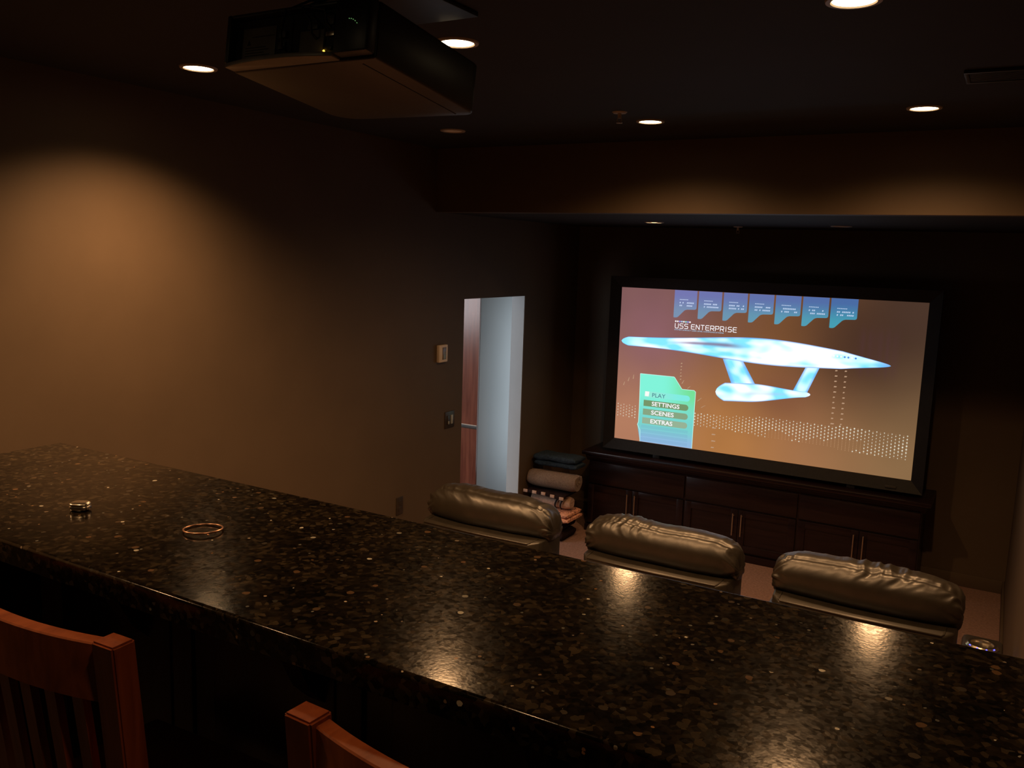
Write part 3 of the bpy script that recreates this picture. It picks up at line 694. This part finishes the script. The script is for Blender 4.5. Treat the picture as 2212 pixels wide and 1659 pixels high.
# green menu panel
pp = [(0.207, 0.717), (0.503, 0.716), (0.512, 0.724), (0.578, 0.812), (0.680, 0.811), (0.694, 0.822), (0.692, 1.2965), (0.235, 1.2965), (0.231, 1.200), (0.205, 1.155), (0.213, 1.128), (0.213, 1.0)]
g1, g2, g3, g4 = srgb(130, 244, 218), srgb(118, 224, 150), srgb(120, 212, 206), srgb(146, 186, 226)
def pcol(u, v):
    c = mixc(g1, g2, sm(0.40, 0.68, u)*sm(1.2, 0.8, v)); c = mixc(c, g3, sm(0.86, 1.12, v)); c = mixc(c, g4, sm(1.13, 1.28, v)); return c
poly_pic('menu_panel', pp, pcol, 0.0006)
ed = MB()
for a, b in zip(pp, pp[1:]+pp[:1]):
    if abs(a[1]-b[1]) < 0.02 and a[1] > 1.25: continue
    p = Vector(a); q = Vector(b); d = (q-p).normalized()*0.0022; nn = Vector((-d.y, d.x))
    ed.quad(U(*(p+nn), 0.0009), U(*(q+nn), 0.0009), U(*(q-nn), 0.0009), U(*(p-nn), 0.0009))
obj('panel_edge', ed, emit('panel_edge_glow', (0.55, 0.95, 0.85), 1.0), pic, 'keep')
for i in range(4):
    v0 = 1.150+i*0.036
    poly_pic('panel_stripe', [(0.238, v0), (0.650, v0), (0.650, v0+0.026), (0.238, v0+0.026)], lambda u, v: mixc(pcol(u, v), srgb(120, 170, 200), 0.30), 0.0011)
def pill(u0, u1, v0, v1, n=8):
    r = (v1-v0)/2; c = (u1-r, (v0+v1)/2)
    return [(u0, v0)]+[(c[0]+r*math.sin(PI*i/n), c[1]-r*math.cos(PI*i/n)) for i in range(n+1)]+[(u0, v1)]
poly_pic('menu_button', pill(0.255, 0.650, 0.860, 0.910), lambda u, v: mixc(srgb(150, 236, 216), srgb(128, 236, 226), sm(0.3, 0.6, u)), 0.0012)
poly_pic('button_marker', [(0.259, 0.862), (0.296, 0.862), (0.292, 0.903), (0.257, 0.903)], lambda u, v: (0.95, 0.97, 0.93), 0.0014)
for k, v0 in enumerate((0.936, 1.011, 1.086)):
    poly_pic('menu_button', pill(0.250-0.002*k, 0.642, v0, v0+0.052), lambda u, v, k=k: mixc(srgb(118, 150, 106), srgb(150, 178, 150), k/2), 0.0012)
text('play_lettering', 'PLAY', 0.323, 0.905, 0.116, 0.034, DKT, bold=0.0)
text('settings_lettering', 'SETTINGS', 0.323, 0.980, 0.243, 0.036, W1, bold=0.018)
text('scenes_lettering', 'SCENES', 0.322, 1.055, 0.199, 0.036, W1, bold=0.018)
text('extras_lettering', 'EXTRAS', 0.320, 1.130, 0.194, 0.036, W1, bold=0.018)
# plain glowing craft: one long hull and one pod slung below on two struts
def hull(s_):  # centre line and half thickness along s 0..1
    u = 0.020+s_*2.12
    v = 0.452-0.02*math.sin(s_*PI)+0.02*s_
    th = 0.036+0.066*math.exp(-((s_-0.58)/0.30)**2)
    e = min(1, (s_/0.03))**0.5*min(1, ((1-s_)/0.16))**0.55
    return u, v, max(0.0015, th*e)
cW, cC, cB, cP = (1.25, 1.35, 1.5), (0.25, 0.85, 1.15), (0.14, 0.34, 0.85), srgb(136, 96, 130)
def craftcol(s_, t_, u, v):
    y = 2*t_-1
    n = noise.noise(Vector((u*4.2, v*16, 2))); n2 = noise.noise(Vector((u*11, v*30, 5)))
    c = mixc(cC, cW, 0.25+1.1*n+0.5*n2+0.75*sm(0.42, 0.66, s_)*sm(0.95, 0.75, s_))
    band = math.exp(-((y+0.05+0.25*math.sin(s_*5))/0.20)**2)*sm(0.18, 0.3, s_)*sm(0.52, 0.42, s_)
    c = mixc(c, cP, 0.85*band)
    c = mixc(c, cC, 0.7*sm(0.12, 0.02, s_)); c = mixc(c, cB, 0.75*sm(0.93, 1.0, s_))
    c = mixc(c, cB, 0.9*sm(0.84, 1.0, abs(y)))
    return c
grid_pic('craft_hull', 180, 26, lambda s_, t_: (hull(s_)[0], hull(s_)[1]+(2*t_-1)*hull(s_)[2]), craftcol, 0.0012, pic)
def pod(s_):
    u = 0.858+s_*0.735; th = 0.074*min(1, s_/0.10)**0.5*(1-sm(0.35, 1.0, s_)*0.72)*min(1, (1-s_)/0.05+0.05)**0.5
    return u, 0.800-0.055*s_, max(0.0015, th)
def podcol(s_, t_, u, v):
    y = 2*t_-1; n = noise.noise(Vector((u*7, v*16, 8)))
    c = mixc(cC, cW, 0.55+1.1*n); c = mixc(c, (0.45, 0.55, 0.95), 0.5*math.exp(-((y-0.1)/0.25)**2)*sm(0.2, 0.4, s_)*sm(0.9, 0.6, s_)); return mixc(c, cB, 0.9*sm(0.82, 1.0, abs(y)))
grid_pic('craft_pod', 90, 18, lambda s_, t_: (pod(s_)[0], pod(s_)[1]+(2*t_-1)*pod(s_)[2]), podcol, 0.0012, pic)
def strut(u0, u1, w0, w1, v0, v1):
    grid_pic('craft_strut', 10, 16, lambda s_, t_: (u0+(u1-u0)*t_+(s_-0.5)*(w0+(w1-w0)*t_), v0+(v1-v0)*t_),
             lambda s_, t_, u, v: mixc(mixc(cC, cW, 0.25+noise.noise(Vector((u*12, v*14, 1)))), cB, 0.8*sm(0.55, 1.0, abs(2*s_-1))), 0.0010, pic)
strut(0.98, 1.09, 0.16, 0.20, 0.530, 0.740)
strut(1.60, 1.50, 0.10, 0.11, 0.520, 0.770)
for i in range(7): obj('craft_port_light', MB().disc(U(1.74+i*0.026, 0.432+i*0.001, 0.0020), 0.0075, 12, 'y'), W1 if i not in (3, 4, 6) else emit('port_blue', (0.10, 0.30, 0.80), 1.0), pic, 'keep')
# dotted band
md = MB(); mb2 = MB(); rnd = random.Random(11)
def band_v(u): return 1.040+0.010*math.sin(u*3.1+0.4)+0.012*sm(0.3, 1.6, u)
for i in range(88):
    u = 0.020+i*0.0262
    if 0.20 < u < 0.70: continue
    half = 0.048 if u < 0.25 else 0.052+0.022*sm(0.9, 1.3, u)+0.012*sm(1.6, 2.0, u)
    c = band_v(u); n = int(half/0.0115)
    for j in range(-n, n+1):
        v = c+j*0.0125
        big = (i+j) % 2 == 0
        fade = noise.noise(Vector((u*3.5, v*9, 3)))+0.35*(1-abs(j)/n)
        if u > 1.3 and u < 2.0 and j > 0 and fade < 0.15: big = False
        r = (0.0060 if big else 0.0032)*(0.75+0.5*max(-0.4, min(0.6, fade)))
        if r < 0.0014: continue
        (md if big else mb2).disc(U(u, v, 0.0010), r, 8, 'y')
o = obj('dot_band', md, emit('dot_glow', (0.72, 0.68, 0.55), 1.05), pic, 'keep'); o['kind'] = 'stuff'
o = obj('dot_band_small', mb2, emit('dot_glow_small', srgb(205, 160, 120), 0.9), pic, 'keep'); o['kind'] = 'stuff'
mt = MB(); rnd = random.Random(3)
for u0, v0, v1, n, ww in ((1.758, 0.542, 0.948, 11, 0.021), (1.826, 0.540, 0.946, 11, 0.017), (0.553, 0.598, 0.730, 6, 0.012), (0.850, 1.045, 1.262, 5, 0.030)):
    for k in range(n):
        v = v0+(v1-v0)*k/(n-1); w_ = ww*(0.6+0.5*rnd.random()); mt.quad(U(u0+0.004, v-0.005, 0.0010), U(u0+w_+0.004, v-0.004, 0.0010), U(u0+w_, v+0.004, 0.0010), U(u0, v+0.005, 0.0010))
for u0, v0, du, dv in ((0.055, 0.830, 0.012, -0.03), (0.095, 0.792, 0.012, -0.034), (0.140, 0.768, 0.006, -0.036), (0.71, 0.895, 0.035, -0.03), (0.745, 0.945, 0.035, -0.022), (0.57, 0.765, 0.018, -0.03), (0.62, 0.80, 0.025, -0.02)):
    mt.quad(U(u0, v0, 0.0010), U(u0+0.008, v0, 0.0010), U(u0+du+0.004, v0+dv, 0.0010), U(u0+du, v0+dv, 0.0010))
o = obj('scale_ticks', mt, emit('tick_glow', srgb(196, 160, 130), 0.9), pic, 'keep'); o['kind'] = 'stuff'

# ------------------------------------------------------------------ hanging projector
PX, PYc, PZ = -1.425, 1.468, H(0.402)
t = thing('projector', 'large dark video projector hanging from the ceiling, its connector side towards the bar', 'projector', (PX, PYc, PZ), (math.radians(-7.9), 0, 0))
hw, ln, ht = 0.212, 0.435, 0.122
def body_poly(in_=0.0):
    p = [(-hw+in_, 0.0+in_)]
    for i in range(9): u = i/8; p.append((-hw+in_+2*(hw-in_)*u, -0.022*math.sin(PI*min(1, u*1.25)) if u < 0.8 else 0.0))
    p = [(-hw+in_, 0.028), (hw-in_, 0.028)]
    for i in range(7): a = i/6*PI/2; p.append((hw-0.03-in_+0.03*math.cos(a), ln-0.03-in_+0.03*math.sin(a)))
    for i in range(9): a = i/8*PI/2; p.append((-hw+0.09+in_-0.09*math.sin(a), ln-0.015-0.07-in_+0.07*math.cos(a)))
    return p
shell = obj('shell', MB().prism(body_poly(), 0.0, ht, 0.006), M['proj'], t, 0.8)
# rim that surrounds the recessed connector panel
lip = []; n = 14
for i in range(n+1): u = i/n; lip.append((-hw+0.004+u*(hw*2-0.10), -0.020*math.sin(PI*u)**0.8-0.002))
lp = lip+[(hw-0.096, 0.0275), (-hw+0.004, 0.0275)]
obj('bottom_lip', MB().prism(lp, 0.002, 0.012, 0.002), M['projlip'], t, 0.8)
obj('side_rim', MB().box(-hw, -hw+0.012, -0.002, 0.0275, 0.013, ht, 0.003), M['proj'], t)
obj('corner_block', MB().box(hw-0.094, hw, -0.004, 0.0275, 0.006, ht, 0.006), M['black'], t)
obj('top_rim', MB().box(-hw+0.013, hw-0.095, 0.0, 0.0275, ht-0.008, ht, 0.002), M['proj'], t)
pnl = obj('connector_panel', MB().box(-hw+0.013, hw-0.095, 0.020, 0.0275, 0.013, ht-0.009), M['black'], t, 0)
obj('spec_label', MB().box(-hw+0.034, -hw+0.138, 0.0185, 0.0198, 0.018, 0.094, 0.0004), M['label'], pnl)
ink = MB()
for z, a, b in ((0.072, 0.06, 0.10), (0.048, 0.04, 0.075), (0.042, 0.04, 0.085), (0.036, 0.04, 0.07), (0.030, 0.04, 0.088), (0.025, 0.04, 0.08)):
    ink.quad((-hw+0.034+a-0.03, 0.0183, z), (-hw+0.034+b-0.0, 0.0183, z), (-hw+0.034+b, 0.0183, z+0.0022), (-hw+0.034+a-0.03, 0.0183, z+0.0022))
ink.add([(-hw+0.048, 0.0183, 0.055), (-hw+0.062, 0.0183, 0.055), (-hw+0.055, 0.0183, 0.068)], [(0, 1, 2)])
obj('label_print', ink, M['ink'], pnl, 'keep')
for i, (x, z, a, b) in enumerate(((-0.05, 0.070, 0.010, 0.008), (-0.05, 0.045, 0.010, 0.008), (-0.05, 0.020, 0.014, 0.004), (0.040, 0.078, 0.014, 0.006), (0.090, 0.088, 0.010, 0.010), (0.092, 0.058, 0.012, 0.005), (0.088, 0.028, 0.012, 0.004))):
    obj('port', MB().box(x-a, x+a, 0.013, 0.0198, z-b, z+b, 0.0008), M['steel'] if i in (2, 5) else M['dkgrey'], pnl)
obj('grey_module', MB().box(0.005, 0.075, 0.014, 0.0198, 0.018, 0.070, 0.001), M['label'], pnl)
obj('status_light', MB().lathe([(0.0, -0.003), (0.0028, 0.0), (0.0, 0.003)], (0.080, 0.0125, 0.021), 10), M['amber'], pnl, 1.0)
g = MB()
for k in range(5): g.lathe([(0.0, -0.0012), (0.0012, 0.0), (0.0, 0.0012)], (hw-0.052+0.0055*k, -0.0052, 0.076-0.0012*k*k*0.6), 6)
obj('glint_dots', g, M['green'], t, 1.0)  # small green glints put in as glowing dots
obj('bottom_seam', MB().box(hw-0.052, hw-0.0495, 0.05, ln-0.02, -0.0012, 0.0008), M['ink'], shell, 0)
obj('lens_barrel', MB().tube([(0.0, ln-0.02, 0.06), (0.0, ln+0.012, 0.06)], 0.042, 28), M['black'], t, 0.8)
for i, (x0, x1) in enumerate(((-0.03, -0.03), (0.055, 0.02), (0.095, 0.04))):
    obj('cable', MB().tube([(x0, 0.013, 0.03+0.02*i), (x0+0.002, -0.005, 0.035+0.02*i), (x0, -0.010, 0.06+0.02*i), (x1, 0.0, 0.115), (x1+0.01, 0.06, 0.16), (0.0, 0.16, 0.205)], 0.0028, 8), M['black'], t, 1.0)
t = thing('projector_mount', 'black ceiling mount plate and pole holding the hanging projector', 'mount', (-1.57, 1.93, ZC))
obj('ceiling_plate', MB().box(-0.20, 0.172, -0.26, 0.255, -0.014, 0.0, 0.003), M['black'], t)
obj('pole', MB().tube([(0.145, -0.26+0.04, -0.012), (0.145, -0.26+0.04, -0.152)], 0.020, 20), M['black'], t)
obj('bracket', MB().box(0.06, 0.23, -0.30, -0.14, -0.166, -0.153, 0.002), M['black'], t)

# ------------------------------------------------------------------ wall devices
t = thing('thermostat', 'small almond thermostat on the left wall beside the opening', 'thermostat', (XL, 4.98, H(-0.71)))
obj('housing', MB().box(0.0, 0.026, -0.052, 0.052, -0.061, 0.061, 0.005), M['thermo'], t)
obj('display', MB().box(0.0255, 0.028, -0.016, 0.030, -0.042, 0.044, 0.0008), M['lcd'], t)
t = thing('light_switch', 'dark double wall switch below the thermostat', 'switch', (XL, 5.105, H(-1.203)))
obj('plate', MB().box(0.0, 0.006, -0.060, 0.060, -0.061, 0.061, 0.002), M['plate'], t)
obj('rocker', MB().box(0.004, 0.011, -0.036, -0.010, -0.033, 0.033, 0.002), M['plate'], t)
k = obj('rocker', MB().box(0.004, 0.011, 0.012, 0.038, -0.033, 0.033, 0.002), M['switchw'], t); k['label'] = 'pale rocker'
k = obj('dimmer_slider', MB().box(0.010, 0.016, -0.030, -0.016, -0.030, -0.008, 0.002), M['switchw'], t); k['label'] = 'pale slider'
t = thing('wall_outlet', 'dark power outlet low on the left wall just above the bar edge', 'outlet', (XL, 4.525, H(-1.708)))
obj('plate', MB().box(0.0, 0.006, -0.036, 0.036, -0.060, 0.060, 0.002), M['plate'], t)
for z in (-0.022, 0.022): obj('socket', MB().box(0.005, 0.008, -0.015, 0.015, z-0.015, z+0.015, 0.002), M['plate'], t)

# ------------------------------------------------------------------ blankets stacked in the corner
def folded(x0, x1, y0, y1, z0, z1, seed, wav=0.012, layers=2):
    """a folded blanket: stacked soft layers with a rounded fold at the front"""
    a = []; fs = []; n = 44; m_ = 26
    prof = []
    th = (z1-z0)/layers
    mb = MB()
    for l in range(layers):
        zc = z0+th*(l+0.5); r = th/2; vs = []; fs = []
        ring = [(y0+r-r*math.cos(q), zc+r*math.sin(q)*0.97) for q in [(-PI/2+PI*i/8) for i in range(9)]]
        ring += [(y1-r+r*math.cos(q), zc+r*math.sin(q)*0.97) for q in [(PI/2-PI*i/8) for i in range(9)]]
        # add points along top and bottom
        tops = [(y0+r+(y1-y0-2*r)*i/8, zc+r*0.97) for i in range(1, 8)]; bots = [(y1-r-(y1-y0-2*r)*i/8, zc-r*0.97) for i in range(1, 8)]
        ring = ring[:9]+tops+ring[9:]+bots; K = len(ring)
        for i in range(n+1):
            u = i/n; x = x0+(x1-x0)*u; sh = min(1, 0.55+6*min(u, 1-u))
            for (y, z) in ring:
                nn = noise.noise(Vector((x*9+seed+l*2, y*5, z*6))); n2 = noise.noise(Vector((x*26+seed, y*12, l*3+z*10)))
                yy = (y0+y1)/2+(y-(y0+y1)/2)*(1+0.05*nn); vs.append((x+0.01*nn*(1 if u > 0.5 else -1), yy+0.3*wav*n2, zc+(z-zc)*sh+wav*nn*0.7+0.3*wav*n2))
        for i in range(n):
            for j in range(K): fs.append((i*K+j, i*K+(j+1) % K, (i+1)*K+(j+1) % K, (i+1)*K+j))
        fs.append(tuple(range(K))); fs.append(tuple(n*K+j for j in range(K))[::-1])
        mb.add(vs, fs)
    return mb
def roll(x0, x1, yc, zc, r, seed, turns=3.2, th=0.022, sq=0.9):
    """a rolled blanket: spiral sheet along x, its wound edge visible on the end"""
    vs = []; fs = []; n = 34; K = 110; 
    def sp(f, off):
        a = 2*PI*turns*f; rr = 0.012+(r-0.012)*f+off
        return a, rr
    for i in range(n+1):
        u = i/n; x = x0+(x1-x0)*u
        edge = 0.5+0.5*min(1, 9*min(u, 1-u))
        for side in (0, 1):
            for k in range(K+1):
                a, rr = sp(k/K, -th*0.92 if side else 0.0)
                rr = max(0.003, rr)
                if k > K*0.7: rr -= (1-edge)*0.022*(1 if not side else 1)
                wv = 0.004*noise.noise(Vector((x*7+seed, a*0.8, side)))
                vs.append((x+0.006*noise.noise(Vector((a, seed, u))), yc+(rr+wv)*math.cos(a+0.6), zc+(rr+wv)*math.sin(a+0.6)*sq))
    W_ = 2*(K+1)
    for i in range(n):
        for k in range(K):
            p = i*W_+k; q = (i+1)*W_+k; fs.append((p, p+1, q+1, q)); p += K+1; q += K+1; fs.append((p+1, p, q, q+1))
        for k in (0, K): p = i*W_+k; q = (i+1)*W_+k; fs.append((p, q, q+K+1, p+K+1))
    for i in (0, n):
        for k in range(K): p = i*W_+k; fs.append((p, p+1, p+K+2, p+K+1))
    return MB().add(vs, fs)
BXc, BYc = -3.2, 6.37
def bl(name, label, z): return thing(name, label, 'blanket', (BXc, BYc, z))
t = bl('folded_blanket', 'near-black folded blanket at the bottom of the corner stack', 0)
obj('folds', folded(-0.21, 0.16, -0.12, 0.16, 0.0, 0.085, 3, 0.008, 1), M['dkcloth'], t, 1.2)
obj('upper_fold', folded(-0.20, 0.15, -0.12, 0.15, 0.088, 0.158, 5, 0.005, 1), M['dkcloth'], t, 1.2)
t = bl('folded_blanket', 'coral printed folded blanket second from the bottom of the corner stack', 0.172)
obj('folds', folded(-0.205, 0.215, -0.14, 0.14, 0.0, 0.040, 9, 0.006, 1), M['paisley'], t, 1.2)
obj('upper_fold', folded(-0.20, 0.205, -0.13, 0.14, 0.041, 0.078, 12, 0.006, 1), M['paisley'], t, 1.2)
t = bl('rolled_blanket', 'beige rolled blanket with dark stripes under the checked one', 0.248)
obj('wound_cloth', roll(-0.19, 0.18, 0.0, 0.066, 0.068, 4), M['beige'], t, 1.2)
for q, (xa, xb) in enumerate(((0.075, 0.06), (0.125, 0.1))):
    pts = [(xa+0.02*math.sin(a*1.3), 0.0+0.0695*math.cos(a), 0.066+0.0625*math.sin(a)) for a in [PI*0.55+PI*0.75*i/14 for i in range(15)]]
    obj('stripe', MB().tube(pts, [0.003+0.005*math.sin(PI*(i+0.5)/15) for i in range(15)], 8), M['ink'], t, 1.2)
t = bl('folded_blanket', 'brown and white checked blanket under the taupe roll', 0.380)
obj('folds', folded(-0.215, 0.165, -0.125, 0.13, 0.0, 0.026, 15, 0.006, 1), M['dkcloth'], t, 1.2)
for i in range(9):
    x = -0.215+i*0.0425
    zz = 0.005-0.004*max(0, i-4); obj('check_block', MB().box(x, x+0.041, -0.139, -0.127, zz, zz+0.026, 0.004), M['beige'] if i % 2 == 0 else M['dkcloth'], t)
t = bl('rolled_blanket', 'thick taupe fleece blanket rolled up in the corner stack', 0.409)
obj('wound_cloth', roll(-0.215, 0.235, -0.01, 0.092, 0.096, 7, 3.0, 0.026, 0.92), M['taupe'], t, 1.2)
obj('lining', roll(-0.208, 0.227, -0.01, 0.094, 0.066, 8, 2.2, 0.016, 0.92), M['camo'], t, 1.2)
t = bl('folded_blanket', 'dark teal denim-like blanket on top of the corner stack', 0.598)
obj('folds', folded(-0.19, 0.205, 0.0, 0.20, 0.0, 0.045, 21, 0.010, 1), M['teal'], t, 1.2)
obj('upper_fold', folded(-0.20, 0.195, -0.01, 0.20, 0.046, 0.098, 25, 0.014, 1), M['teal'], t, 1.2)
